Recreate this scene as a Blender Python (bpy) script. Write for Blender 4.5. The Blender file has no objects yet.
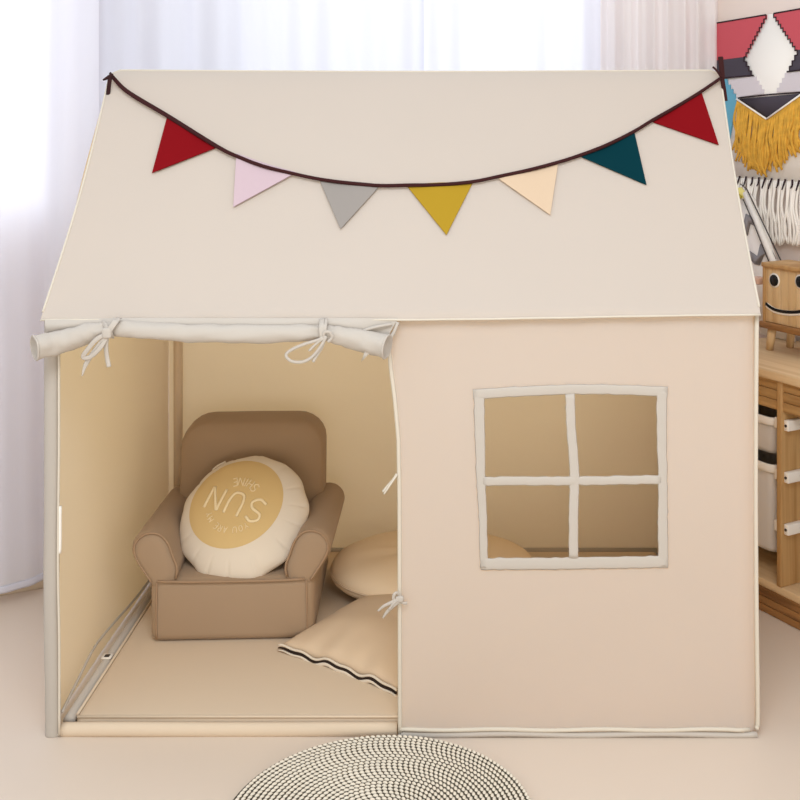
import bpy, bmesh, math, random
from mathutils import Vector, Matrix, noise

random.seed(7)
C = bpy.context.scene.collection
SC = bpy.context.scene
PI = math.pi

# ------------------------------------------------------------------ camera
F = 1166.0            # focal length in pixels of the 800 px frame
VX, VY = 470.0, 110.0  # where the depth lines of the tent run together
CD, CZ = 2.3, 1.237   # camera distance in front of the tent face, camera height
cam_data = bpy.data.cameras.new('camera')
cam_data.sensor_width = 36.0
cam_data.lens = F / 800.0 * 36.0
cam_data.shift_x = -(VX - 400) / 800.0
cam_data.shift_y = -(400 - VY) / 800.0
cam_data.clip_start = 0.02
cam = bpy.data.objects.new('camera', cam_data)
cam.location = (0, -CD, CZ)
cam.rotation_euler = (PI / 2, 0, 0)
C.objects.link(cam)
SC.camera = cam

# ------------------------------------------------------------------ world, lamps, exposure
wd = bpy.data.worlds.new('world')
SC.world = wd
wd.use_nodes = True
wb = wd.node_tree.nodes['Background']
wb.inputs[0].default_value = (0.95, 0.975, 1.0, 1)
wb.inputs[1].default_value = 0.84

def area(name, loc, target, sx, sy, power, col):
    l = bpy.data.lights.new(name, 'AREA')
    l.shape = 'RECTANGLE'; l.size = sx; l.size_y = sy; l.energy = power; l.color = col
    o = bpy.data.objects.new(name, l); C.objects.link(o)
    o.location = loc
    o.rotation_euler = (Vector(target) - Vector(loc)).to_track_quat('-Z', 'Y').to_euler()
    return o
area('ceiling_softbox', (-0.1, -1.9, 2.6), (-0.35, 0.1, 0.5), 1.4, 1.0, 38, (0.88, 0.95, 1.0))
area('warm_front_fill', (0.1, -3.3, 0.75), (-0.3, 0.3, 0.45), 1.6, 0.9, 24, (1.0, 0.85, 0.62))  # added fill, no real lamp: warms the tent front and brightens its inside
area('window_daylight', (0.2, 2.15, 1.25), (0.2, 0, 1.2), 1.7, 2.3, 17, (0.93, 0.96, 1.0))
area('side_window_daylight', (-2.15, 1.25, 1.75), (-1.3, 0.3, 1.5), 1.5, 1.6, 22, (0.93, 0.96, 1.0))
SC.view_settings.view_transform = 'Standard'
SC.view_settings.look = 'None'
SC.view_settings.gamma = 1
SC.view_settings.use_curve_mapping = False
SC.view_settings.exposure = 0.0

# ------------------------------------------------------------------ materials
def lin(r, g, b):
    def f(c):
        c /= 255.0
        return c / 12.92 if c <= 0.04045 else ((c + 0.055) / 1.055) ** 2.4
    return (f(r), f(g), f(b), 1)

def mat(name, col, rough=0.85, bump=0.0, bscale=400.0, var=0.0, vscale=6.0, trans=None, tfac=0.0, clear=0.0,
        sheen=0.0, spec=0.3):
    m = bpy.data.materials.new(name); m.use_nodes = True
    nt = m.node_tree; N = nt.nodes; L = nt.links
    p = N['Principled BSDF']; out = N['Material Output']
    p.inputs['Base Color'].default_value = col
    p.inputs['Roughness'].default_value = rough
    p.inputs['Specular IOR Level'].default_value = spec
    if sheen: p.inputs['Sheen Weight'].default_value = sheen
    tc = N.new('ShaderNodeTexCoord')
    if var:
        n = N.new('ShaderNodeTexNoise'); n.inputs['Scale'].default_value = vscale
        n.inputs['Detail'].default_value = 4
        L.new(tc.outputs['Object'], n.inputs['Vector'])
        mx = N.new('ShaderNodeMix'); mx.data_type = 'RGBA'
        mx.inputs[6].default_value = tuple(c * (1 - var) for c in col[:3]) + (1,)
        mx.inputs[7].default_value = tuple(min(1, c * (1 + var)) for c in col[:3]) + (1,)
        L.new(n.outputs['Fac'], mx.inputs[0]); L.new(mx.outputs[2], p.inputs['Base Color'])
    if bump:
        n2 = N.new('ShaderNodeTexNoise'); n2.inputs['Scale'].default_value = bscale
        n2.inputs['Detail'].default_value = 2
        L.new(tc.outputs['Object'], n2.inputs['Vector'])
        b = N.new('ShaderNodeBump'); b.inputs['Strength'].default_value = bump
        b.inputs['Distance'].default_value = 0.002
        L.new(n2.outputs['Fac'], b.inputs['Height']); L.new(b.outputs['Normal'], p.inputs['Normal'])
    last = p.outputs[0]
    if tfac:
        t = N.new('ShaderNodeBsdfTranslucent'); t.inputs[0].default_value = trans
        ms = N.new('ShaderNodeMixShader'); ms.inputs[0].default_value = tfac
        L.new(last, ms.inputs[1]); L.new(t.outputs[0], ms.inputs[2]); last = ms.outputs[0]
    if clear:
        t = N.new('ShaderNodeBsdfTransparent')
        ms = N.new('ShaderNodeMixShader'); ms.inputs[0].default_value = clear
        L.new(last, ms.inputs[1]); L.new(t.outputs[0], ms.inputs[2]); last = ms.outputs[0]
    L.new(last, out.inputs[0])
    return m

def wood(name, c1, c2, scale=14.0, stretch=(1, 1, 0.06), rough=0.55, rot=0.0):
    m = bpy.data.materials.new(name); m.use_nodes = True
    nt = m.node_tree; N = nt.nodes; L = nt.links
    p = N['Principled BSDF']; p.inputs['Roughness'].default_value = rough
    p.inputs['Specular IOR Level'].default_value = 0.3
    tc = N.new('ShaderNodeTexCoord'); mp = N.new('ShaderNodeMapping')
    mp.inputs['Scale'].default_value = stretch
    n = N.new('ShaderNodeTexNoise'); n.inputs['Scale'].default_value = scale
    n.inputs['Detail'].default_value = 6; n.inputs['Distortion'].default_value = 1.4
    r = N.new('ShaderNodeValToRGB')
    r.color_ramp.elements[0].position = 0.35; r.color_ramp.elements[0].color = c1
    r.color_ramp.elements[1].position = 0.68; r.color_ramp.elements[1].color = c2
    m0 = N.new('ShaderNodeMapping'); m0.inputs['Rotation'].default_value = (0, 0, rot)
    L.new(tc.outputs['Object'], m0.inputs[0]); L.new(m0.outputs[0], mp.inputs[0]); L.new(mp.outputs[0], n.inputs['Vector'])
    L.new(n.outputs['Fac'], r.inputs[0]); L.new(r.outputs[0], p.inputs['Base Color'])
    return m

M = {}
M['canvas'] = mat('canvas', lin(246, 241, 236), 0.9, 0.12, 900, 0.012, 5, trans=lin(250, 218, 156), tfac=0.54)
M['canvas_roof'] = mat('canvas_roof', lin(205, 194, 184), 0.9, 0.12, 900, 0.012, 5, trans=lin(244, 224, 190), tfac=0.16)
M['canvas_trim'] = mat('canvas_trim', lin(194, 185, 175), 0.9, 0.2, 700)
M['piping'] = mat('piping', lin(214, 204, 188), 0.85)
M['mat_cloth'] = mat('mat_cloth', lin(216, 196, 172), 0.9, 0.12, 700)
M['post'] = mat('post_sleeve', lin(184, 175, 165), 0.9, 0.2, 700)
M['plastic'] = mat('plastic', lin(225, 210, 190), 0.45)
M['armchair'] = mat('armchair_cloth', lin(164, 139, 114), 0.9, 0.15, 800, 0.02, 10, sheen=0.1)
M['armchair_pipe'] = mat('armchair_piping', lin(162, 134, 108), 0.9)
M['pillow_white'] = mat('pillow_white', lin(222, 209, 192), 0.9, 0.1, 600)
M['pillow_yellow'] = mat('pillow_yellow', lin(212, 182, 128), 0.9, 0.15, 600)
M['pillow_print'] = mat('pillow_print', lin(238, 218, 178), 0.9)
M['cushion'] = mat('cushion_cloth', lin(240, 217, 186), 0.9, 0.12, 700)
M['cushion_tan'] = mat('cushion_tan', lin(214, 190, 162), 0.9, 0.12, 700)
M['dark_seam'] = mat('dark_seam', lin(40, 26, 18), 0.8)
M['cord'] = mat('bunting_cord', lin(54, 12, 12), 0.8)
M['cord_dark'] = mat('bunting_cord_dark', lin(48, 18, 18), 0.8)
for k, c in dict(red=(128, 12, 20), pink=(200, 176, 182), grey=(152, 144, 138), mustard=(172, 138, 40),
                 peach=(212, 186, 158), teal=(2, 50, 58), crimson=(128, 12, 20)).items():
    M['flag_' + k] = mat('flag_' + k, lin(*c), 0.9, 0.1, 900, spec=0.08)
M['stitch'] = mat('flag_edge', lin(236, 226, 214), 0.9)
M['curtain'] = mat('sheer_curtain', lin(238, 238, 246), 0.95, trans=lin(240, 242, 252), tfac=0.50, clear=0.03)
M['curtain_thick'] = mat('drape', lin(250, 246, 245), 0.95, trans=lin(252, 246, 245), tfac=0.45)
M['wall'] = mat('wall_paint', lin(226, 214, 212), 0.9, 0.05, 200)
M['wall_warm'] = mat('wall_paint_right', lin(232, 216, 206), 0.9, 0.05, 200)
M['floor'] = mat('floor_vinyl', lin(222, 206, 190), 0.38, 0.03, 60, 0.02, 3, spec=0.35)
M['frame'] = mat('window_frame_paint', lin(235, 235, 238), 0.5)
M['skirting'] = mat('skirting_paint', lin(200, 182, 160), 0.6)
M['rug'] = mat('braided_straw', lin(230, 220, 203), 0.9, 0.3, 300, 0.08, 40)
M['rug_dark'] = mat('braided_straw_gaps', lin(74, 68, 56), 0.95)
M['oak'] = wood('oak', lin(168, 126, 78), lin(206, 168, 116), 16, (1, 1, 0.08))
M['oak_h'] = wood('oak_board', lin(158, 118, 72), lin(200, 162, 110), 34, (0.06, 1, 1), rot=1.05)
M['oak_light'] = wood('oak_light', lin(200, 166, 120), lin(226, 196, 152), 20, (1, 1, 0.08))
M['oak_top'] = wood('oak_top', lin(212, 180, 138), lin(228, 200, 160), 30, (0.06, 1, 1), rot=1.05)
M['oak_dark'] = wood('oak_dark', lin(120, 82, 46), lin(168, 122, 74), 34, (0.06, 1, 1), rot=1.05)
M['void'] = mat('dark_interior', lin(48, 34, 26), 0.9)
M['bin'] = mat('bin_plastic', lin(222, 218, 216), 0.45)
M['white_paint'] = mat('white_paint', lin(242, 236, 228), 0.5)
M['screw'] = mat('screw_metal', lin(60, 52, 50), 0.4)
M['black'] = mat('black_paint', lin(14, 12, 12), 0.5)
M['yarn_white'] = mat('yarn_white', lin(248, 242, 234), 0.95, 0.3, 500)
M['yarn_red'] = mat('yarn_red', lin(200, 86, 96), 0.95, 0.3, 500)
M['yarn_dark'] = mat('yarn_dark', lin(74, 68, 78), 0.95, 0.3, 500)
M['yarn_edge'] = mat('yarn_edge', lin(52, 36, 42), 0.95)
M['yarn_grey'] = mat('yarn_grey', lin(214, 206, 210), 0.95, 0.3, 500)
M['yarn_blue'] = mat('yarn_blue', lin(104, 170, 196), 0.95, 0.3, 500)
M['yarn_gold'] = mat('yarn_gold', lin(216, 164, 64), 0.95, 0.3, 300, 0.45, 55)
M['felt_white'] = mat('felt_white', lin(240, 234, 228), 0.95)
M['felt_grey'] = mat('felt_grey', lin(150, 146, 148), 0.95)
M['felt_green'] = mat('felt_green', lin(178, 162, 60), 0.95)
M['felt_yellow'] = mat('felt_yellow', lin(236, 224, 140), 0.95)
M['robot_pink'] = mat('pinkish_wood', lin(214, 178, 160), 0.7)

# ------------------------------------------------------------------ helpers
def W(px, py, y):
    """point seen at a photo pixel, at depth y behind the tent face"""
    d = CD + y
    return Vector(((px - VX) * d / F, y, CZ - (py - VY) * d / F))

def obj(name, bm, m, parent=None, smooth=True, recalc=True):
    if recalc: bmesh.ops.recalc_face_normals(bm, faces=bm.faces[:])
    me = bpy.data.meshes.new(name); bm.to_mesh(me); bm.free()
    for mm in (m if isinstance(m, (list, tuple)) else [m]): me.materials.append(mm)
    if smooth:
        for p in me.polygons: p.use_smooth = True
    o = bpy.data.objects.new(name, me); C.objects.link(o)
    if parent:
        o.parent = parent
        o.matrix_parent_inverse = Matrix.Translation(parent_origin(parent)).inverted()
    return o

def parent_origin(p):
    # geometry is modelled in world coordinates; an Empty only carries a translation, a part none
    return Vector(p.location)

def thing(name, label, cat, loc=(0, 0, 0), group=None):
    o = bpy.data.objects.new(name, None); C.objects.link(o)
    o.location = loc; o.empty_display_size = 0.05
    o['label'] = label; o['category'] = cat
    if group: o['group'] = group
    return o

def tag(o, label, cat, group=None):
    o['label'] = label; o['category'] = cat
    if group: o['group'] = group
    return o

def struct(name, bm, m, parent=None, smooth=False):
    o = obj(name, bm, m, parent, smooth)
    if not parent: o['kind'] = 'structure'
    return o

def box(bm, x0, x1, y0, y1, z0, z1, bev=0.0, seg=3, mi=0, T=None):
    vs = [Vector((x, y, z)) for x in (x0, x1) for y in (y0, y1) for z in (z0, z1)]
    b2 = bmesh.new()
    v = [b2.verts.new(p) for p in vs]
    for f in ((0, 1, 3, 2), (4, 6, 7, 5), (0, 4, 5, 1), (2, 3, 7, 6), (0, 2, 6, 4), (1, 5, 7, 3)):
        b2.faces.new([v[i] for i in f])
    bmesh.ops.recalc_face_normals(b2, faces=b2.faces[:])
    if bev:
        bmesh.ops.bevel(b2, geom=b2.edges[:], offset=bev, segments=seg, profile=0.5, affect='EDGES')
    mp = {}
    for p in b2.verts: mp[p] = bm.verts.new(T(p.co) if T else p.co)
    for f in b2.faces:
        nf = bm.faces.new([mp[p] for p in f.verts]); nf.material_index = mi
    b2.free()

def catmull(pts, n=6, closed=False):
    pts = [Vector(p) for p in pts]; out = []
    m = len(pts)
    rng = range(m if closed else m - 1)
    for i in rng:
        if closed:
            p0, p1, p2, p3 = pts[i - 1], pts[i], pts[(i + 1) % m], pts[(i + 2) % m]
        else:
            p1, p2 = pts[i], pts[i + 1]
            p0 = pts[i - 1] if i else p1 * 2 - p2
            p3 = pts[i + 2] if i + 2 < m else p2 * 2 - p1
        for k in range(n):
            t = k / n
            out.append(0.5 * ((2 * p1) + (p2 - p0) * t + (2 * p0 - 5 * p1 + 4 * p2 - p3) * t * t
                              + (3 * p1 - p0 - 3 * p2 + p3) * t ** 3))
    if not closed: out.append(pts[-1])
    return out

def lerp_list(vals, n):
    if not isinstance(vals, (list, tuple)): return [vals] * n
    out = []
    for i in range(n):
        t = i / (n - 1) * (len(vals) - 1); k = min(int(t), len(vals) - 2)
        out.append(vals[k] + (vals[k + 1] - vals[k]) * (t - k))
    return out

def sweep(bm, pts, ra, rb=None, nrm=(0, -1, 0), seg=10, cap=True, closed=False, mi=0, ripple=0.0):
    """tube of elliptical section: ra across (in the plane facing nrm), rb along nrm"""
    rb = ra if rb is None else rb
    n = len(pts); RA = lerp_list(ra, n); RB = lerp_list(rb, n); nrm = Vector(nrm)
    rings = []
    for i, p in enumerate(pts):
        p = Vector(p)
        a = Vector(pts[i - 1]) if (i or closed) else p
        b = Vector(pts[(i + 1) % n]) if (i < n - 1 or closed) else p
        t = (b - a).normalized()
        s = t.cross(nrm)
        if s.length < 1e-4: s = t.cross(Vector((1, 0, 0.2)))
        s.normalize(); w = s.cross(t).normalized()
        ring = []
        for k in range(seg):
            an = 2 * PI * k / seg
            rr = 1 + (ripple * noise.noise(Vector((i * .35, math.cos(an) * 1.3, math.sin(an) * 1.3))) if ripple else 0)
            ring.append(bm.verts.new(p + s * math.cos(an) * RA[i] * rr + w * math.sin(an) * RB[i] * rr))
        rings.append(ring)
    m = n if closed else n - 1
    for i in range(m):
        r0, r1 = rings[i], rings[(i + 1) % n]
        for k in range(seg):
            f = bm.faces.new((r0[k], r0[(k + 1) % seg], r1[(k + 1) % seg], r1[k])); f.material_index = mi
    if cap and not closed:
        bm.faces.new(rings[0][::-1]).material_index = mi; bm.faces.new(rings[-1]).material_index = mi
    return rings

def extrude_poly(bm, poly, d, mi=0):
    """closed prism from a list of points, pushed by vector d"""
    a = [bm.verts.new(p) for p in poly]; b = [bm.verts.new(Vector(p) + d) for p in poly]
    bm.faces.new(a).material_index = mi; bm.faces.new(b[::-1]).material_index = mi
    for i in range(len(a)):
        j = (i + 1) % len(a)
        bm.faces.new((a[i], b[i], b[j], a[j])).material_index = mi

def grid(bm, nu, nv, fn, mi=0, skip=None):
    V = [[bm.verts.new(fn(i / nu, j / nv)) for j in range(nv + 1)] for i in range(nu + 1)]
    for i in range(nu):
        for j in range(nv):
            if skip and skip((i + .5) / nu, (j + .5) / nv): continue
            bm.faces.new((V[i][j], V[i + 1][j], V[i + 1][j + 1], V[i][j + 1])).material_index = mi
    return V

def nz(x, y, z, s=1.0):
    return noise.noise(Vector((x * s, y * s, z * s)))

# ================================================================== the room
# right wall / toy shelf run obliquely; u runs along the shelf front towards the viewer, n goes into the shelf
P0 = Vector((0.714, 0.60, 0)); DU = Vector((0.498, -0.867, 0)).normalized(); DN = Vector((0.867, 0.498, 0)).normalized()
def S(u, n, z): return P0 + DU * u + DN * n + Vector((0, 0, z))
def SP(px, py, n):
    r = (px - VX) / F
    A = P0 + DN * n
    u = (r * (A.y + CD) - A.x) / (DU.x - r * DU.y)
    d = A.y + DU.y * u + CD
    return u, CZ - (py - VY) * d / F
WN = 0.37                                   # right wall stands this far behind the shelf front
BACK = 1.45

bm = bmesh.new(); box(bm, -3.2, 2.6, -2.6, 2.0, -0.05, 0.0)
struct('floor', bm, M['floor'])

def wall_with_hole(bm, A, B, h, hole, thick, outward):
    """vertical wall from A to B (xy), hole = (u0,u1,z0,z1) in metres along the wall"""
    A = Vector((*A, 0)); B = Vector((*B, 0)); D = (B - A); Ln = D.length; D.normalize(); O = Vector((*outward, 0)).normalized() * thick
    def T(p): return A + D * p.x + O * p.y + Vector((0, 0, p.z))
    if hole:
        u0, u1, z0, z1 = hole
        for r in ((0, u0, 0, h), (u1, Ln, 0, h), (u0, u1, 0, z0), (u0, u1, z1, h)):
            box(bm, r[0], r[1], 0, 1, r[2], r[3], T=T)
    else:
        box(bm, 0, Ln, 0, 1, 0, h, T=T)
    return T, Ln

LC = (-0.985, 0.79)                          # corner where the left wall ends
LD = Vector((-0.886, -0.463)).normalized()
LE = (LC[0] + LD.x * 1.7, LC[1] + LD.y * 1.7)
LO = (-0.463, 0.886)
bm = bmesh.new(); TL, _ = wall_with_hole(bm, LC, LE, 2.6, (0.10, 1.4, 0.95, 2.35), 0.10, LO); struct('wall_left', bm, M['wall'])
bm = bmesh.new(); wall_with_hole(bm, (LC[0] - .04, LC[1] + .06), (-1.36, BACK), 2.6, None, 0.08, (-1, -0.5)); struct('wall_return', bm, M['wall'])
rc = P0 + DN * WN
tc_ = (rc.y - BACK) / DU.y * -1.0
RC = rc + DU * tc_
bm = bmesh.new(); TB, LB = wall_with_hole(bm, (-1.36, BACK), (RC.x + .05, BACK), 2.6, (0.12, 1.80, 0.14, 2.35), 0.12, (0, 1)); struct('wall_back', bm, M['wall'])
RE = rc + DU * 1.3
bm = bmesh.new(); wall_with_hole(bm, (RC.x, RC.y), (RE.x, RE.y), 2.6, None, 0.10, (DN.x, DN.y)); struct('wall_right', bm, M['wall_warm'])

def skirting(name, A, B, inward, h=0.06):
    A = Vector((*A, 0)); B = Vector((*B, 0)); D = B - A; Ln = D.length; D.normalize(); I = Vector((*inward, 0)).normalized()
    b = bmesh.new(); box(b, 0, Ln, 0, 0.012, 0, h, 0.003, 2, T=lambda p: A + D * p.x + I * p.y + Vector((0, 0, p.z)))
    struct(name, b, M['skirting'])
skirting('baseboard_left', LC, LE, (0.463, -0.886))
skirting('baseboard_back', (-1.36, BACK), (RC.x - .02, BACK), (0, -1))
skirting('baseboard_right', (RC.x, RC.y), (RE.x, RE.y), (-DN.x, -DN.y))

def window_bars(name, T, hole, cols):
    u0, u1, z0, z1 = hole
    b = bmesh.new(); w = 0.05
    for r in ((u0, u0 + w, z0, z1), (u1 - w, u1, z0, z1), (u0, u1, z0, z0 + w), (u0, u1, z1 - w, z1)):
        box(b, r[0], r[1], 0.3, 0.8, r[2], r[3], T=T)
    for k in range(1, cols):
        c = u0 + (u1 - u0) * k / cols
        box(b, c - .02, c + .02, 0.3, 0.8, z0, z1, T=T)
    return struct(name, b, M['frame'])
window_bars('window_1', TB, (0.12, 1.80, 0.14, 2.35), 3)
window_bars('window_2', TL, (0.10, 1.4, 0.95, 2.35), 1)

# curtains ---------------------------------------------------------
def curtain(name, label, A, B, z0, z1, m, amp, wl, seed, fine=0.3, nu=150, hem=0.0, group=None):
    A = Vector((*A, 0)); B = Vector((*B, 0)); D = B - A; Ln = D.length; D.normalize(); Nn = Vector((D.y, -D.x, 0))
    def fn(u, v):
        x = u * Ln
        ph = 2.4 * nz(x * 1.6, seed, 0) + 0.5 * nz(x * 3, seed, v * 1.2)
        off = amp * math.sin(2 * PI * x / wl + ph * 2 + seed) * (0.75 + 0.25 * (1 - v)) + amp * fine * math.sin(2 * PI * x / (wl * .37) + seed * 3 + v)
        z = z0 + (z1 - z0) * v + (hem * math.sin(x * 11 + seed) * (1 - v) ** 6)
        return A + D * x + Nn * off + Vector((0, 0, z))
    b = bmesh.new(); grid(b, nu, 14, fn)
    t = thing(name, label, 'curtain', (A + B) / 2 + Vector((0, 0, z0)), group)
    obj('curtain_cloth', b, m, t)
    b = bmesh.new()                      # heading tape and hem tape keep the cloth a real, finished piece
    sweep(b, [fn(i / nu, 1.0) for i in range(nu + 1)], 0.012, 0.002, nrm=tuple(Nn), seg=6); obj('heading_tape', b, m, t)
    b = bmesh.new()
    sweep(b, [fn(i / nu, 0.0) for i in range(nu + 1)], 0.010, 0.0015, nrm=tuple(Nn), seg=6); obj('hem', b, m, t)
    return t
off = Vector((0.463, -0.886)).normalized() * 0.075
curtain('sheer_curtain', 'bright white sheer curtain left of the tent, ending just above the skirting', (LE[0] + off.x, LE[1] + off.y), (LC[0] + off.x - .012, LC[1] + off.y - .006),
        0.052, 2.35, M['curtain'], 0.016, 0.21, 1.3, hem=0.006)
CY = 1.27
cx = lambda px: (px - VX) * (CD + CY) / F
curtain('sheer_curtain', 'pale bluish sheer curtain above the left half of the tent ridge', (-1.20, CY), (cx(424), CY), 0.03, 2.4, M['curtain'], 0.02, 0.24, 4.1, nu=220)
curtain('sheer_curtain', 'white sheer curtain above the right half of the tent ridge', (cx(420), CY + .055), (cx(618), CY + .055), 0.03, 2.4, M['curtain'], 0.018, 0.2, 8.2)
curtain('drape', 'folded off-white drape beside the woven wall hanging', (cx(600), CY), (cx(716), CY - .02), 0.03, 2.4, M['curtain_thick'], 0.026, 0.085, 2.2, fine=0.2, nu=180)
b = bmesh.new(); sweep(b, [(-1.28, CY, 2.42), (0.66, CY, 2.42)], 0.012); o = obj('curtain_rail', b, M['frame']); tag(o, 'white rail carrying the curtains behind the tent', 'curtain rail')
b = bmesh.new(); sweep(b, [(LE[0] + off.x, LE[1] + off.y, 2.37), (LC[0] + off.x, LC[1] + off.y, 2.37)], 0.012); o = obj('curtain_rail', b, M['frame']); tag(o, 'white rail carrying the curtain left of the tent', 'curtain rail')

# ================================================================== the play tent
XL, XR, ZE, DT = -0.838, 0.566, 0.823, 0.95
YR, ZR = 0.45, 1.331
RL, RR = W(110, 70, YR).x, W(720, 70, YR).x
tent = thing('play_tent', 'large cream canvas play house tent with open doorway and square window', 'play tent', ((XL + XR) / 2, DT / 2, 0))

# front wall panel with the window cut out
px_ = lambda p: (p - VX) * CD / F
pz_ = lambda p: CZ - (p - VY) * CD / F
hx0, hx1, hz0, hz1 = px_(481), px_(660), pz_(559), pz_(392)
def door_edge(z):
    y = VY + (CZ - z) * F / CD           # edge of the doorway bows a little
    pts = [(300, 386), (340, 388), (370, 391), (400, 395), (440, 398.5), (500, 399.5), (737, 400)]
    for (a, xa), (c, xc) in zip(pts, pts[1:]):
        if y <= c: return px_(xa + (xc - xa) * max(0, (y - a)) / (c - a))
    return px_(400)
xs = [px_(400) + (hx0 - px_(400)) * k / 14 for k in range(14)] + [hx0 + (hx1 - hx0) * k / 24 for k in range(24)] + [hx1 + (XR - hx1) * k / 14 for k in range(15)]
ZP = ZE + .010
zs = [0.004 + (hz0 - .004) * k / 24 for k in range(24)] + [hz0 + (hz1 - hz0) * k / 22 for k in range(22)] + [hz1 + (ZP - hz1) * k / 12 for k in range(13)]
def front_y(x, z):
    u = (x - px_(395)) / (XR - px_(395)); v = z / ZE
    e = max(0, math.sin(PI * min(1, max(0, u)))) * max(0, math.sin(PI * min(1, max(0, v))))
    y = -0.010 * e + 0.005 * nz(x * 3.0, 3.1, z * 2.4) * min(1, e * 2)
    y += -0.004 * math.exp(-((x - (XR - .03)) / .012) ** 2) * (0.5 + .5 * nz(3, 1, z * 4))
    if u > 0.96: y += 0.012 * ((u - .96) / .04) ** 2
    return y
b = bmesh.new(); V = []
for x in xs:
    col = []
    for z in zs:
        f = (hx0 - x) / (hx0 - px_(400)); xx = x
        if x < hx0: xx = hx0 - f * (hx0 - door_edge(z))
        col.append(b.verts.new((xx, front_y(xx, z), z)))
    V.append(col)
for i in range(len(xs) - 1):
    for j in range(len(zs) - 1):
        cxm, czm = (xs[i] + xs[i + 1]) / 2, (zs[j] + zs[j + 1]) / 2
        if hx0 < cxm < hx1 and hz0 < czm < hz1: continue
        b.faces.new((V[i][j], V[i + 1][j], V[i + 1][j + 1], V[i][j + 1]))
front = obj('front_panel', b, M['canvas'], tent)
# piping round the panel
b = bmesh.new()
sweep(b, [(door_edge(z), front_y(door_edge(z), z) - .001, z) for z in [0.006 + (ZE - .02) * k / 40 for k in range(41)]], 0.0042, 0.004, seg=8)
sweep(b, [(x, front_y(x, .01) - .002, 0.016 + .0012 * math.sin(x * 30)) for x in [px_(400) + (XR - .015 - px_(400)) * k / 30 for k in range(31)]], 0.004, 0.004, seg=8)
obj('piping', b, M['piping'], front)
b = bmesh.new()
sweep(b, catmull([(x, 0.0, 0.006 + .0015 * math.sin(x * 21)) for x in [px_(399) + (XR - px_(399)) * k / 16 for k in range(17)]], 3), 0.006, 0.006, seg=8)
obj('hem', b, M['canvas_trim'], front)
b = bmesh.new()
sweep(b, catmull([(XR + .0015, 0.008, 0.012), (XR + .004, 0.010, .05), (XR + .001, 0.010, .3), (XR, .01, .55), (XR + .001, .006, ZE + .008)], 8), 0.0045, 0.006, seg=10)
obj('corner_piping', b, M['piping'], front)

# window surround: gathered cloth strips
def strip(bm, pts, w, seed, n=8):
    P = catmull([W(p[0], p[1], 0) for p in pts], n)
    Q = []
    for i, p in enumerate(P):
        Q.append(Vector((p.x + .0012 * nz(i * .4, seed, 0), front_y(p.x, p.z) - .0022 + .0010 * nz(i * .6, 0, seed), p.z + .0012 * nz(0, i * .4, seed))))
    ws = [ww / 2 * (1 + .16 * nz(i * .8, seed, 5)) for i, ww in enumerate(lerp_list(w, len(Q)))]
    sweep(bm, Q, ws, [0.0014 * (1 + .5 * nz(i * 1.1, seed, 9)) for i in range(len(Q))], seg=10)
b = bmesh.new(); m_ = CD / F
strip(b, [(473, 393.5), (520, 390.5), (570, 388.5), (620, 389), (667, 391)], 10 * m_, 1)
strip(b, [(481, 562), (530, 561.5), (580, 561), (630, 560.5), (667, 560)], 12 * m_, 2)
strip(b, [(479, 391), (480, 440), (481, 480), (483, 520), (484, 566)], [11 * m_, 10 * m_, 9 * m_, 8 * m_, 8 * m_], 3)
strip(b, [(661.5, 388), (661, 430), (662, 480), (662, 520), (662.5, 565)], [11 * m_, 10 * m_, 9 * m_, 10 * m_, 10 * m_], 4)
obj('window_frame', b, M['canvas_trim'], front)
b = bmesh.new(); strip(b, [(569.5, 393), (571, 430), (574, 470), (573.5, 490), (573, 520), (573, 556)], 9.5 * m_, 5); obj('mullion', b, M['canvas_trim'], front)
b = bmesh.new(); strip(b, [(483, 479.5), (530, 479), (573, 479), (620, 478.5), (660, 478)], 9 * m_, 6); obj('mullion', b, M['canvas_trim'], front)

# side and back panels
def side(x0, flip):
    def fn(u, v):
        y = 0.012 + u * (DT - .012)
        top = ZE + (ZR - ZE) * (1 - abs(y - YR) / YR if y < YR else 1 - (y - YR) / (DT - YR))
        z = 0.004 + (max(top, ZE) - .01) * v
        xr = x0 + (((RL if flip else RR) - x0) * max(0, (z - ZE) / (ZR - ZE)))
        bulge = 0.010 * math.sin(PI * u) * math.sin(PI * min(1, v * 1.1)) * (-1 if flip else 1) * 0.6
        return Vector((xr + bulge + .003 * nz(y * 4, x0, z * 3), y, z))
    bb = bmesh.new(); grid(bb, 24, 32, fn); return obj('side_panel', bb, M['canvas'], tent)
side(XL, True); side(XR, False)
b = bmesh.new()
grid(b, 40, 24, lambda u, v: Vector((XL + (XR - XL) * u, DT - .004 + .007 * nz(u * 3, 2, v * 2) * math.sin(PI * u), 0.004 + (ZE - .004) * v)))
obj('back_panel', b, M['canvas'], tent)

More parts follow.
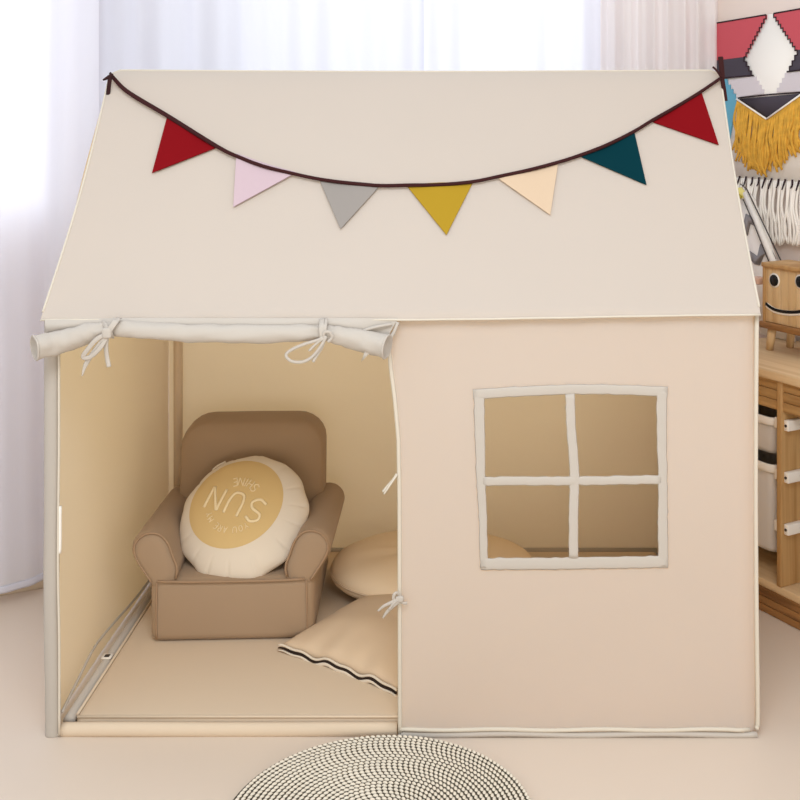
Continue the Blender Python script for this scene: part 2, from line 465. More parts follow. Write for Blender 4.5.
# roof: two slopes, front one with a hem hanging over the eave
def roof_x(v, u):
    xl = XL - .004 + (RL - XL + .004) * v + 0.010 * math.sin(PI * v); xr = XR + .004 + (RR - XR - .004) * v - 0.006 * math.sin(PI * v)
    return xl + (xr - xl) * u
EH = [0.0, 0.0]
def roof_front(u, v):
    if v < 0.06:                         # hem
        t = v / 0.06
        x = roof_x(0, u)
        return Vector((x, -0.013 - .001 * math.sin(x * 40) + .002 * t, ZE - .004 * (1 - t) + .0025 * math.sin(u * 7 + 1) + .010 * (u - .5) + .009))
    t = (v - 0.06) / 0.94
    x = roof_x(t, u)
    sag = 0.008 * math.sin(PI * t) * math.sin(PI * u) - .004 * max(0, math.sin(PI * u)) * t
    y = -0.010 + (YR + .010) * t; z = ZE + .004 + (ZR - ZE - .004) * t + (.010 * (u - .5) + .009) * (1 - t)
    r = 1 - min(1, min(u, 1 - u) / .02)                       # rounded upper corners
    z -= .010 * (r ** 2) * t ** 8
    z -= .006 * max(0, math.sin(PI * u)) * t ** 6
    return Vector((x, y + sag * .7, z - sag * .7))
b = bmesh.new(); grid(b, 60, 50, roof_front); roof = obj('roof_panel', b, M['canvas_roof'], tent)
def roof_back(u, v):
    y = YR + (DT + .01 - YR) * v
    return Vector((roof_x(1 - v, u), y, ZR + (ZE - ZR) * v - .010 * ((1 - min(1, min(u, 1 - u) / .02)) ** 2) * (1 - v) ** 8 - .006 * math.sin(PI * u) * (1 - v) ** 6))
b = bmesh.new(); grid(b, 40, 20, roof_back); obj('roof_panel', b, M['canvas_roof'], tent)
b = bmesh.new()
sweep(b, [roof_front(k / 60, 0.0) + Vector((0, -.001, 0)) for k in range(61)], 0.0022, 0.003, seg=8)
sweep(b, [roof_front(0.0, k / 40) for k in range(3, 41)], 0.0025, 0.0025, seg=8)
sweep(b, [roof_front(1.0, k / 40) for k in range(3, 41)], 0.0025, 0.0025, seg=8)
sweep(b, [roof_front(k / 60, 1.0) for k in range(61)], 0.002, 0.002, seg=8)
obj('piping', b, M['piping'], roof)

# frame poles: sleeved front post, inner corner poles, base tubes
b = bmesh.new()
sweep(b, catmull([W(53, 737, .008), W(53, 700, .008), W(51.5, 600, .008), W(52, 480, .008), W(52, 360, .008), W(52, 318, .008)], 8), 0.0155, 0.012, seg=14, ripple=0.05)
post = obj('corner_post', b, M['post'], tent)
b = bmesh.new()
sweep(b, catmull([W(59.5, 553, .0), W(60, 540, .0), W(60, 506, .0)], 4), 0.0035, 0.004, seg=8); obj('connector_clip', b, M['white_paint'], post)
b = bmesh.new()
sweep(b, catmull([W(59.3, 735, -.002), W(59.3, 640, -.002), W(58, 560, -.002), W(59, 450, -.002), W(59, 345, -.002)], 6), 0.0025, 0.003, seg=8); obj('piping', b, M['piping'], post)
for (x, y, tilt) in ((XL + .032, DT - .03, 0), (XR - .032, DT - .03, 0), (XR - .022, .035, 0)):
    b = bmesh.new(); sweep(b, [(x, y, 0.004), (x, y, ZE - .005)], 0.0125, seg=14); obj('corner_post', b, M['mat_cloth'], tent)
b = bmesh.new(); sweep(b, [(XL + .036, .03, .016), (XL + .036, DT - .05, .016)], 0.0115, seg=14); tube = obj('base_tube', b, M['canvas_trim'], tent)
b = bmesh.new(); box(b, XL + .024, XL + .046, .27, .295, .0262, .0284, .0008, 1); lab = obj('care_tag', b, M['white_paint'], tube)
b = bmesh.new(); box(b, XL + .029, XL + .040, .276, .289, .0283, .0290, .0002, 1); obj('print_mark', b, M['screw'], lab)
b = bmesh.new(); sweep(b, [(XR - .036, .05, .016), (XR - .036, DT - .05, .016)], 0.0115, seg=14); obj('base_tube', b, M['canvas_trim'], tent)
b = bmesh.new(); sweep(b, [(XL + .05, DT - .03, .016), (XR - .05, DT - .03, .016)], 0.0115, seg=14); obj('base_tube', b, M['canvas_trim'], tent)
b = bmesh.new(); sweep(b, [(XL + .02, .022, ZE - .012), (XR - .02, .022, ZE - .012)], 0.011, seg=14); obj('eave_tube', b, M['canvas_trim'], tent)
b = bmesh.new(); sweep(b, [(RL + .02, YR, ZR - .024), (RR - .02, YR, ZR - .024)], 0.011, seg=14); obj('ridge_tube', b, M['canvas_trim'], tent)
b = bmesh.new()                                     # loose lower edge of the left wall
sweep(b, catmull([W(62, 712, .015), (XL + .022, .12, .050), (XL + .018, .25, .064), (XL + .014, .40, .05), (XL + .012, .6, .03), (XL + .012, .9, .02)], 6), 0.003, 0.003, seg=6)
obj('wall_hem', b, M['canvas_trim'], tent)

# rolled-up door flap with its tie ribbons
DY = -0.030
path = catmull([W(35, 347.5, DY - .034), W(60, 342, DY - .006), W(88, 334, DY), W(108, 329.5, DY), (W(125, 329.5, DY)), W(165, 332, DY), W(200, 333.5, DY), W(250, 334, DY),
                W(300, 333, DY), W(321, 332.5, DY), W(340, 336, DY), W(365, 341.5, DY), W(387, 347, DY - .014)], 8)
rad = [11.5, 11.5, 10.5, 6.5, 8.5, 8.8, 9, 9, 8.5, 6.5, 9, 11, 11.5]
b = bmesh.new()
rings = sweep(b, path, [r * m_ for r in rad], [r * m_ * .95 for r in rad], seg=20, cap=False, ripple=0.16)
ties = [min(range(len(path)), key=lambda i: abs(path[i].x - W(tx, 330, DY).x)) for tx in (108, 323)]
for i, ring in enumerate(rings):                       # gathers where the ribbons squeeze the roll, soft wrinkles elsewhere
    g = sum(math.exp(-((i - ti) / 4.5) ** 2) * min(1, abs(i - ti) / 2) for ti in ties)
    for k, v in enumerate(ring):
        an = 2 * PI * k / len(ring); d = v.co - path[i]
        v.co = path[i] + d * (1 + .16 * g * math.sin(5 * an + .3 * i) + .07 * math.sin(2 * an + i * .33) * nz(i * .3, 4, 1) - .10 * max(0, math.cos(an - 1.2 + .03 * i)) ** 12)
for ring, pc, inn in ((rings[0], path[0], path[2]), (rings[-1], path[-1], path[-3])):   # rolled ends: rings turning inwards
    prev = ring
    for k, (s, dep) in enumerate(((0.86, -.15), (0.74, .35), (0.60, .15), (0.45, .6), (0.25, .5))):
        cur = [b.verts.new(pc + (v.co - pc) * s + (inn - pc) * dep) for v in ring]
        for i in range(len(ring)):
            b.faces.new((prev[i], prev[(i + 1) % len(ring)], cur[(i + 1) % len(ring)], cur[i]))
        prev = cur
    b.faces.new(prev)
    sweep(b, [v.co.copy() for v in ring], .0022, .0022, nrm=tuple((pc - inn).normalized()), seg=6, closed=True)
roll = obj('door_roll', b, M['canvas_trim'], tent)
# cloth between the eave and the roll, with the folded triangle at the right
b = bmesh.new()
top = catmull([W(45, 320, -.016), W(120, 318, -.016), W(250, 318, -.016), W(330, 318, -.016), W(398, 318, -.014)], 8)
bot = catmull([W(47, 332, -.018), W(110, 326, -.020), W(250, 329, -.02), W(330, 327, -.02), W(384, 344, -.016)], 8)
grid(b, len(top) - 1, 6, lambda u, v: top[round(u * (len(top) - 1))].lerp(bot[round(u * (len(top) - 1))], v) + Vector((0, -.004 * math.sin(PI * v) * (1 + .5 * math.sin(u * 25)), 0)))
flapv = obj('door_flap', b, M['canvas_trim'], tent)
b = bmesh.new()
sweep(b, catmull([W(398, 322, -.018), W(394, 332, -.020), W(389, 341, -.022), W(387, 352, -.02)], 5), .0035, .003, seg=8)
sweep(b, catmull([W(362, 331, -.024), W(376, 327, -.026), W(392, 324, -.022)], 5), .003, .003, seg=8)
obj('fold', b, M['canvas_trim'], flapv)
b = bmesh.new()
extrude_poly(b, [W(365.5, 349, DY - .016), W(373, 350, DY - .016), W(361, 362, DY - .016)], Vector((0, .003, 0)))
obj('flap_corner', b, M['canvas_trim'], roll)

def ribbon(bm, pts, w=0.0045, t=0.0012, y=-.05, n=6):
    P = catmull([W(p[0], p[1], p[2] if len(p) > 2 else y) for p in pts], n)
    sweep(bm, P, w, t, seg=8)
# left bow
b = bmesh.new()
ribbon(b, [(119, 318, -.03), (115, 322, -.052), (109, 331, -.056), (104, 340, -.045)], .0062)
ribbon(b, [(102, 322, -.03), (106, 327, -.05), (110, 333, -.055), (112, 338, -.04)], .005)
ribbon(b, [(107, 334, -.055), (97, 339, -.058), (88, 349, -.055), (83, 357, -.05), (90, 357, -.052), (100, 348, -.056), (107, 337, -.055)], .0045)
ribbon(b, [(105, 337, -.056), (95, 350, -.052), (86, 364, -.046), (82, 376, -.045)], [.004, .0045, .0045, .0012])
ribbon(b, [(107, 336, -.055), (106, 346, -.05), (107, 357, -.045), (109, 367, -.045)], .0045)
bm2 = b; box(bm2, -.009, .009, -.006, .006, -.010, .010, .004, 3, T=lambda p: p + W(107, 333, -.055))
obj('tie_ribbon', b, M['canvas_trim'], roll)
# right bow
b = bmesh.new()
ribbon(b, [(322, 319, -.028), (321.5, 326, -.05), (322, 336, -.054), (324, 341, -.045)], .0055)
ribbon(b, [(326, 319, -.028), (325, 326, -.05), (324, 334, -.054)], .004)
ribbon(b, [(325, 336, -.054), (318, 340, -.056), (305, 344, -.055), (293, 349, -.052), (286, 355, -.05), (291, 361, -.05), (302, 362, -.05), (312, 357, -.052), (321, 346, -.055), (326, 337, -.056)], .0030)
ribbon(b, [(326, 336, -.056), (322, 347, -.052), (317, 355, -.05), (313, 362, -.05)], .0028)
ribbon(b, [(324, 338, -.056), (316, 344, -.055), (309, 351, -.053)], .0025)
ribbon(b, [(324, 339, -.054), (324, 333, -.057), (329, 332, -.058), (332, 337, -.056), (328, 342, -.054)], .003)
obj('tie_ribbon', b, M['canvas_trim'], roll)
# ties on the edge of the doorway
b = bmesh.new()
ribbon(b, [(397, 474, -.004), (393, 480, -.008), (387, 487, -.01), (383, 492, -.01)], .0028)
ribbon(b, [(397, 475, -.006), (392, 482, -.012), (388, 488, -.014), (384, 494, -.012)], .002)
obj('door_tie', b, M['piping'], front)
b = bmesh.new()
ribbon(b, [(401, 597, -.012), (397, 593, -.018), (394, 595, -.02), (394, 600, -.018), (399, 601, -.016)], .0032)
ribbon(b, [(400, 599, -.014), (393, 602, -.02), (384, 606, -.02), (378, 611, -.018)], [.004, .004, .003, .002])
ribbon(b, [(400, 600, -.014), (394, 605, -.02), (387, 612, -.02), (383, 618, -.018)], [.004, .004, .003, .002])
ribbon(b, [(400, 600, -.014), (394, 603, -.022), (389, 610, -.022)], .0022)
ribbon(b, [(399, 600, -.012), (403, 603, -.014), (407, 603, -.012)], .003)
box(b, -.008, .008, -.004, .004, -.006, .006, .003, 3, T=lambda p: p + W(399.5, 599, -.014))
obj('door_tie', b, M['canvas_trim'], front)

# ================================================================== padded floor mat inside the tent
b = bmesh.new()
x0, x1, y0, y1 = XL + .052, XR - .055, 0.022, DT - .055
box(b, x0, x1, y0, y1, 0.002, 0.030, 0.012, 4)
fm = obj('floor_mat', b, M['mat_cloth']); tag(fm, 'padded cream floor mat filling the inside of the tent', 'mat')
b = bmesh.new(); sweep(b, [(x0 + .004, y0 + .001, .0285), (px_(398), y0 + .001, .0285), (x1 - .01, y0 + .001, .0285)], .0028, seg=8); sweep(b, [(x0 + .001, y0 + .01, .0285), (x0 + .001, y1 - .01, .0285)], .0028, seg=8)
obj('piping', b, M['mat_cloth'], fm)
b = bmesh.new(); sweep(b, catmull([W(62, 729.5, .008), W(120, 729.2, .006), W(230, 729.6, .008), W(397, 729.2, .008)], 8), 0.0142, 0.011, seg=14)
obj('front_sill', b, M['mat_cloth'], tent)

# ================================================================== bunting
def R(px, py, o=0.008):
    """point on the front roof slope at a photo pixel, o metres clear of the cloth"""
    py += o * 300
    k = (py - VY) / F; sl = (ZR - ZE) / YR
    d = (CZ - ZE + sl * CD) / (sl + k)
    p = Vector(((px - VX) * d / F, d - CD, CZ - k * d))
    n = Vector((0, -sl, 1)).normalized()
    return p + n * o
bunting = thing('bunting', 'string of seven small triangular flags draped across the tent roof', 'bunting', R(415, 184))
b = bmesh.new()
cpts = [(113, 76), (124, 88), (140, 99), (169, 116), (219, 147), (240, 157), (264, 166), (296, 174), (320, 179), (350, 183), (381, 185.5), (410, 185), (440, 184.5), (473, 181.5),
        (500, 176), (530, 169.5), (560, 161.5), (580, 155), (606, 145), (634, 131), (652, 120), (680, 104), (701, 91), (720, 78)]
cl = catmull([R(p[0], p[1], .011) for p in cpts], 4)
sweep(b, cl, [.0045, .006, .005, .0042, .0042, .0045, .0042, .0042, .0045, .0042, .0042, .0042], .0035, nrm=(0, -.75, .66), seg=8)
obj('cord', b, M['cord'], bunting)
b = bmesh.new()
ribbon(b, [(110, 78, .40), (108.5, 90, .40), (107, 106, .40)], .005, .002)
ribbon(b, [(112, 74, .41), (109, 77, .40), (103, 80, .40)], [.004, .005, .002], .002)
ribbon(b, [(110, 73, .42), (113, 77, .41), (109, 80, .40)], .003, .002)
obj('cord_end', b, M['cord_dark'], bunting)
b = bmesh.new()
ribbon(b, [(720.5, 57, .44), (721.5, 67, .43), (722.5, 79, .42)], .0062, .003)
ribbon(b, [(722, 78, .42), (724, 90, .41), (725.5, 101, .405)], .0052, .002)
ribbon(b, [(713, 67, .43), (717, 71, .42), (721, 77, .415)], .0025, .002)
obj('cord_end', b, M['cord'], bunting)
flags = [('red', 'dark red pennant at the left end', [(168, 116), (219, 147), (153, 174)]), ('pink', 'pale pink pennant', [(237, 154), (297, 173), (234, 208)]),
         ('grey', 'grey pennant', [(319, 178), (381, 185), (341, 230)]), ('mustard', 'mustard yellow pennant', [(406, 184.5), (473, 182), (446.5, 236)]),
         ('peach', 'pale peach pennant', [(497, 178), (558, 163), (550, 216)]), ('teal', 'dark teal pennant', [(580, 157), (634, 133), (646, 186)]),
         ('crimson', 'bright red pennant at the right end', [(652, 122), (701, 92), (718, 146)])]
for k, lb, tri in flags:
    b = bmesh.new(); A, Bp, T_ = [R(p[0], p[1], .0065) for p in tri]
    nn = Vector((0, -.75, .66))
    N_ = 10; rows = []
    for i in range(N_ + 1):
        t = i / N_; row = []
        l, r = A.lerp(T_, t), Bp.lerp(T_, t); cnt = 8 if i < N_ else 0
        for j in range(cnt + 1):
            s = j / cnt if cnt else 0
            p = l.lerp(r, s) if cnt else T_.copy()
            p += nn * (.002 * math.sin(s * 6 + A.x * 9) * (1 - t) * .8 + .003 * t)
            row.append(p)
        rows.append(row)
    for sgn in (0, .0016):
        vv = [[b.verts.new(p + nn * sgn) for p in row] for row in rows]
        for i in range(N_):
            for j in range(8):
                if i < N_ - 1: b.faces.new((vv[i][j], vv[i][j + 1], vv[i + 1][j + 1], vv[i + 1][j]))
                else: b.faces.new((vv[i][j], vv[i][j + 1], vv[i + 1][0]))
    fl = obj('pennant', b, M['flag_' + k], bunting, smooth=True); fl['label'] = lb
    if k in ('red', 'pink', 'crimson', 'mustard', 'peach'):
        pass

# ================================================================== armchair
AC = Vector((-0.551, 0.56, 0.030))
arm = thing('armchair', "child-size taupe fabric armchair standing at the back left inside the tent", 'armchair', AC)
AR = Matrix.Rotation(math.radians(2.5), 4, 'Z')
def A3(p): return AC + AR @ Vector(p)
FY, BYY = -0.215, 0.215                     # front and back of the chair in its own frame
# base
b = bmesh.new(); box(b, -.183, .187, FY, BYY, 0.001, 0.143, 0.020, 4, T=A3); obj('base', b, M['armchair'], arm)
for sx in (-.168, .171):
    b = bmesh.new(); sweep(b, catmull([A3((sx, FY - .001, .012)), A3((sx, FY - .002, .07)), A3((sx * .99, FY - .002, .138))], 5), .0022, seg=6); obj('piping', b, M['armchair_pipe'], bpy.data.objects['base'])
# seat cushion
b = bmesh.new()
def seat_fn(u, v):
    return None
box(b, -.135, .137, FY + .002, .12, .100, .131, 0.012, 4, T=lambda p: A3(p + Vector((0, 0, .005 * max(0, math.cos(p.x * 10)) * (1 if p.z > .12 else 0)))))
seat = obj('seat', b, M['armchair'], arm)
b = bmesh.new(); sweep(b, catmull([A3((-.166, FY - .002, .141)), A3((-.08, FY - .003, .139)), A3((.08, FY - .003, .139)), A3((.166, FY - .002, .141))], 5), .0028, seg=6); obj('piping', b, M['armchair_pipe'], seat)
# backrest: rounded tall slab
b = bmesh.new()
def back_outline():
    pts = []
    w, h, r = .183, .422, .072
    pts.append((-w + .004, .10)); pts.append((-w, .2)); pts.append((-w, h - r - .02))
    for k in range(7):
        a = PI - k * PI / 12; pts.append((-w + r + r * math.cos(a), h - r + r * math.sin(a) * .92 - .004))
    pts.append((0, h - .0085))
    for k in range(7):
        a = PI / 2 - k * PI / 12; pts.append((w - r + r * math.cos(a), h - r + r * math.sin(a) * .92 - .004))
    pts.append((w, h - r - .02)); pts.append((w, .2)); pts.append((w - .004, .10))
    return pts
ol = back_outline(); prof = [(-.5, .80), (-.46, .90), (-.36, .97), (-.2, 1.0), (.2, 1.0), (.36, .97), (.46, .90), (.5, .80)]
cen = Vector((0, .25)); rings = []
for t, s in prof:
    ring = []
    for (x, z) in ol:
        d = Vector((x, z)) - cen
        L_ = max(.001, d.length); q = cen + d * ((L_ - .05 * (1 - s)) / L_)
        yy = .145 + t * .125 + (q.y - .1) * .10
        ring.append(b.verts.new(A3((q.x, yy, q.y))))
    rings.append(ring)
for r0, r1 in zip(rings, rings[1:]):
    for k in range(len(ol)):
        b.faces.new((r0[k], r0[(k + 1) % len(ol)], r1[(k + 1) % len(ol)], r1[k]))
for ring, sgn in ((rings[0], -1), (rings[-1], 1)):       # softly domed faces
    cc = sum((v.co for v in ring), Vector()) / len(ring); prev = ring
    for s, dd in ((.8, .010), (.55, .018), (.25, .021)):
        cur = [b.verts.new(cc + (v.co - cc) * s + Vector((0, sgn * dd, 0))) for v in ring]
        for k in range(len(ring)): b.faces.new((prev[k], prev[(k + 1) % len(ring)], cur[(k + 1) % len(ring)], cur[k]))
        prev = cur
    b.faces.new(prev)
bk = obj('backrest', b, M['armchair'], arm)
# arms: scroll section swept front to back
def arm_section(sx):
    # (x, z): flared teardrop, rounded on top
    P = [(.135, .10), (.118, .16), (.128, .195), (.140, .228), (.158, .248), (.180, .254), (.203, .247), (.219, .228), (.221, .205), (.211, .182), (.197, .160), (.184, .140), (.170, .120), (.156, .102)]
    q = catmull([Vector((x * sx, z, 0)) for x, z in P], 3)
    return [(p.x, p.y) for p in q]
for sx in (-1, 1):
    sec = arm_section(sx); b = bmesh.new(); rings = []
    cx_, cz_ = sum(p[0] for p in sec) / len(sec), sum(p[1] for p in sec) / len(sec)
    ys = [(FY + .004, .90), (FY + .008, .96), (FY + .018, 1.0), (FY + .15, 1.0), (.08, 1.0), (.19, .99), (.208, .94), (.214, .86)]
    for y, s in ys:
        f = max(0, (y - FY) / .43)
        rings.append([b.verts.new(A3((cx_ + (x - cx_) * s + sx * (.006 * f + .004), y, cz_ + (z - cz_) * s - .026 * f * max(0, min(1, (z - .12) / .1))))) for x, z in sec])
    for r0, r1 in zip(rings, rings[1:]):
        for k in range(len(sec)): b.faces.new((r0[k], r0[(k + 1) % len(sec)], r1[(k + 1) % len(sec)], r1[k]))
    for ring, sg in ((rings[0], -1), (rings[-1], 1)):
        cc = sum((v.co for v in ring), Vector()) / len(ring)
        cur = [b.verts.new(cc + (v.co - cc) * .6 + Vector((0, sg * .004, 0))) for v in ring]
        for k in range(len(ring)): b.faces.new((ring[k], ring[(k + 1) % len(ring)], cur[(k + 1) % len(ring)], cur[k]))
        b.faces.new(cur)
    ao = obj('armrest', b, M['armchair'], arm)
    b = bmesh.new(); sweep(b, [A3((cx_ + (x - cx_) * .93, FY + .002, cz_ + (z - cz_) * .93)) for x, z in sec if z > .128], .0026, seg=6)
    obj('piping', b, M['armchair_pipe'], ao)

# ================================================================== round printed pillow on the chair
PC = W(244, 517.5, 0.470)
nrm_ = Vector((-0.12, -0.71, 0.69)).normalized()
right = Vector((1, 0, 0)); right = (right - nrm_ * right.dot(nrm_)).normalized(); up = nrm_.cross(right).normalized()
if up.z < 0: up = -up
PR, PT = 0.155, 0.052
pil = thing('round_pillow', 'round white pillow with a yellow disc and faded upside-down lettering, on the armchair', 'pillow', PC - Vector((0, 0, .1)))
def pil_pt(x, y, z): return PC + right * x + up * y + nrm_ * z
def pil_h(r, a):
    q = max(0, 1 - (r / PR) ** 2.3)
    crease = 0
    if r > .085:
        e = (r - .085) / (PR - .085)
        lo = 0.55 + 0.45 * max(0, math.cos(a + .9))
        crease = -.0075 * max(0, e - .35) * lo * (max(0, math.sin(a * 15 + 1.5 * math.sin(a * 3))) ** 10)
    return PT * q ** .55 + crease
b = bmesh.new(); NR, NA = 36, 288
for sgn in (1, -1):
    rows = []
    for i in range(NR + 1):
        r = PR * (1 - (1 - i / NR) ** 1.6); row = []
        for j in range(NA):
            a = 2 * PI * j / NA
            rr = r * (1 + (.010 * math.sin(a * 9 + 1) + .007 * math.sin(a * 14)) * max(0, (r / PR - .93) / .07))
            row.append(b.verts.new(pil_pt(rr * math.cos(a), rr * math.sin(a), sgn * pil_h(r, a) if i < NR else 0)))
        rows.append(row)
    for i in range(NR):
        for j in range(NA):
            if i == 0:
                continue
            b.faces.new((rows[i][j], rows[i][(j + 1) % NA], rows[i + 1][(j + 1) % NA], rows[i + 1][j]))
    b.faces.new(rows[1])
    for v in rows[0]: b.verts.remove(v)
bmesh.ops.remove_doubles(b, verts=b.verts[:], dist=1e-5)
cov = obj('cover', b, M['pillow_white'], pil)
# yellow disc: a slightly off-centre applique following the surface
dcx, dcy, dr = -.012, .019, .114
def on_pillow(x, y, lift):
    r = math.hypot(x, y)
    return pil_pt(x, y, pil_h(min(r, PR * .999), math.atan2(y, x)) + lift)
b = bmesh.new(); rows = []
for i in range(1, 15):
    rows.append([b.verts.new(on_pillow(dcx + dr * i / 14 * math.cos(2 * PI * j / 72), dcy + dr * i / 14 * math.sin(2 * PI * j / 72) * .985, (.0016 if i < 14 else .0004))) for j in range(72)])
b.faces.new(rows[0])
for r0, r1 in zip(rows, rows[1:]):
    for j in range(72): b.faces.new((r0[j], r0[(j + 1) % 72], r1[(j + 1) % 72], r1[j]))
obj('printed_disc', b, M['pillow_yellow'], pil)
# hand-drawn strokes of the lettering, in letter boxes 1 high
LET = {'S': ([[(.62, .86), (.35, 1.0), (.08, .84), (.12, .6), (.5, .46), (.62, .22), (.36, 0), (.04, .12)]], .66),
       'U': ([[(.03, 1), (.03, .4), (.12, .08), (.33, 0), (.54, .08), (.63, .4), (.63, 1)]], .66),
       'N': ([[(.03, 0), (.03, .5), (.03, 1)], [(.03, 1), (.33, .5), (.63, 0)], [(.63, 0), (.63, .5), (.63, 1)]], .66),
       'H': ([[(.03, 0), (.03, 1)], [(.55, 0), (.55, 1)], [(.03, .5), (.55, .5)]], .58),
       'I': ([[(.1, 0), (.1, 1)]], .2), 'E': ([[(.03, 0), (.03, 1)], [(.03, 1), (.5, 1)], [(.03, .5), (.42, .5)], [(.03, 0), (.5, 0)]], .52),
       'Y': ([[(.0, 1), (.28, .5)], [(.56, 1), (.28, .5)], [(.28, .5), (.28, 0)]], .56), 'O': ([[(.3, 0), (.06, .2), (.04, .7), (.3, 1), (.56, .7), (.54, .2), (.3, 0)]], .6),
       'A': ([[(.0, 0), (.28, 1)], [(.28, 1), (.56, 0)], [(.1, .36), (.46, .36)]], .56), 'R': ([[(.03, 0), (.03, 1)], [(.03, 1), (.45, .95), (.5, .7), (.4, .52), (.03, .5)], [(.2, .5), (.52, 0)]], .54),
       'M': ([[(.03, 0), (.03, 1)], [(.03, 1), (.35, .4)], [(.35, .4), (.67, 1)], [(.67, 1), (.67, 0)]], .7), ' ': ([], .35)}
def text(bm, s, h, wfac, gap, stroke, place):
    tot = sum(LET[c][1] * wfac * h + gap for c in s) - gap; x = -tot / 2
    for c in s:
        st, w = LET[c]
        mid = x + w * wfac * h / 2
        for pl in st:
            P = catmull([Vector((p[0], p[1], 0)) for p in pl], 4)
            sweep(bm, [place(mid, (p.x - w / 2) * wfac * h, p.y * h) for p in P], stroke, .0012, nrm=tuple(nrm_), seg=6)
        x += w * wfac * h + gap
TH = math.radians(180 - 20)
tcx, tcy = dcx + .004, dcy - .008
def rot(x, y, th): return x * math.cos(th) - y * math.sin(th), x * math.sin(th) + y * math.cos(th)
b = bmesh.new()
def pl_mid(mid, dx, y):
    a, c = rot(mid + dx, y - .026, TH); return on_pillow(tcx + a, tcy + c, .0026)
text(b, 'SUN', .055, 1.05, .017, .0036, pl_mid)
def pl_arc(rad, sgn):
    def f(mid, dx, y):
        ang = mid / rad
        if sgn < 0:      # under the middle word, smiling curve
            rr = rad - y; th = -PI / 2 + ang
            bx, by = rr * math.cos(th), rr * math.sin(th)
            bx += dx * math.cos(ang); by += dx * math.sin(ang)
        else:
            rr = rad + y; th = PI / 2 - ang
            bx, by = rr * math.cos(th), rr * math.sin(th)
            bx += dx * math.cos(ang); by -= dx * math.sin(ang)
        a, c = rot(bx, by, TH); return on_pillow(tcx + a, tcy + c, .0024)
    return f
text(b, 'SHINE', .021, 1.0, .0060, .0015, pl_arc(.066, -1))
text(b, 'YOU ARE MY', .0140, 1.0, .0038, .0010, pl_arc(.058, 1))
obj('lettering', b, M['pillow_print'], pil)
b = bmesh.new()
a0 = math.radians(122)
pts = [pil_pt(PR * 1.0 * math.cos(a0 + d), PR * 1.0 * math.sin(a0 + d) + e, 0) for d, e in ((-.12, -.002), (-.11, .006), (.02, .007), (.10, .005), (.11, -.002))]
sweep(b, pts, .003, .004, nrm=tuple(nrm_), seg=6); obj('loop_tab', b, M['pillow_white'], pil)

# ================================================================== round floor cushion behind, square pillow in front
cc = Vector(((433 - VX) * (CD + .65) / F, .65, .030))
t = thing('floor_cushion', 'round beige floor cushion on the mat between armchair and back wall of the tent', 'cushion', cc)
b = bmesh.new(); NA = 72; rows = []
RAD, HH = .258, .098
for i in range(1, 29):
    ph = -PI / 2 + PI * i / 29
    rr = RAD * math.copysign(abs(math.cos(ph)) ** .62, math.cos(ph)); zz = HH / 2 + HH / 2 * math.copysign(abs(math.sin(ph)) ** .8, math.sin(ph))
    rows.append([b.verts.new(cc + Vector((rr * math.cos(2 * PI * j / NA), rr * .82 * math.sin(2 * PI * j / NA), zz + .006 * nz(math.cos(2 * PI * j / NA) * 2, math.sin(2 * PI * j / NA) * 2, i * .1) * (i / 29) + .001))) for j in range(NA)])
for r0, r1 in zip(rows, rows[1:]):
    for j in range(NA): b.faces.new((r0[j], r0[(j + 1) % NA], r1[(j + 1) % NA], r1[j]))
b.faces.new(rows[0]); b.faces.new(rows[-1]); obj('cover', b, M['cushion'], t)
b = bmesh.new(); sweep(b, [cc + Vector((RAD * 1.0 * math.cos(2 * PI * j / 72), RAD * .82 * math.sin(2 * PI * j / 72), HH / 2)) for j in range(72)], .003, nrm=(0, 0, 1), seg=6, closed=True); obj('seam', b, M['cushion_tan'], t)

A_, B_ = Vector((-.425, .300, .040)), Vector((-.150, .105, .040))
dAB = (B_ - A_); sidev = Vector((-dAB.y, dAB.x, 0)).normalized() * .355
t = thing('square_pillow', 'square tan pillow with a dark wavy zipped edge lying in the tent doorway', 'pillow', (A_ + B_) / 2 + sidev / 2 - Vector((0, 0, .01)))
PTH = .046
def sq(u, v, s):
    # u along A-B, v away from the viewer; corners stay sharp, sides bow in
    x, y = u * 2 - 1, v * 2 - 1
    bow = .055
    xb = x * (1 - bow * (1 - y * y)); yb = y * (1 - bow * (1 - x * x))
    p = A_ + dAB * ((xb + 1) / 2) + sidev * ((yb + 1) / 2)
    h = PTH * ((1 - abs(x) ** 2.2) * (1 - abs(y) ** 2.2)) ** .5
    wav = (.0035 * math.sin(u * 17) + .0025 * math.sin(u * 33 + 1)) * (1 - v) ** 6
    lift = .018 * v + .006
    z = lift + wav + (h if s > 0 else -min(h, lift + .008 + wav) if True else 0) + .004 * nz(u * 5, v * 5, 1) * (h / PTH)
    return Vector((p.x, p.y, .034 + max(0, z)))
b = bmesh.new(); grid(b, 34, 34, lambda u, v: sq(u, v, 1)); grid(b, 34, 34, lambda u, v: sq(u, v, -1))
bmesh.ops.remove_doubles(b, verts=b.verts[:], dist=2e-4); cv = obj('cover', b, M['cushion_tan'], t)
outd = -sidev.normalized()
b = bmesh.new(); sweep(b, [sq(k / 60, 0, 1) + outd * .002 + Vector((0, 0, .003)) for k in range(61)], .0028, .003, seg=6)
obj('piping', b, M['pillow_white'], cv); b = bmesh.new(); sweep(b, [sq(k / 60, 0, 1) + outd * .004 + Vector((0, 0, -.008)) for k in range(61)], [.001, .004, .005, .005, .004, .002], .003, seg=6); obj('piping', b, M['pillow_white'], cv)
b = bmesh.new(); sweep(b, [sq(k / 60, 0, 1) + outd * .003 + Vector((0, 0, -.003)) for k in range(61)], [.001, .0045, .003, .006, .003, .005, .002], .003, seg=6); obj('zip', b, M['dark_seam'], cv)

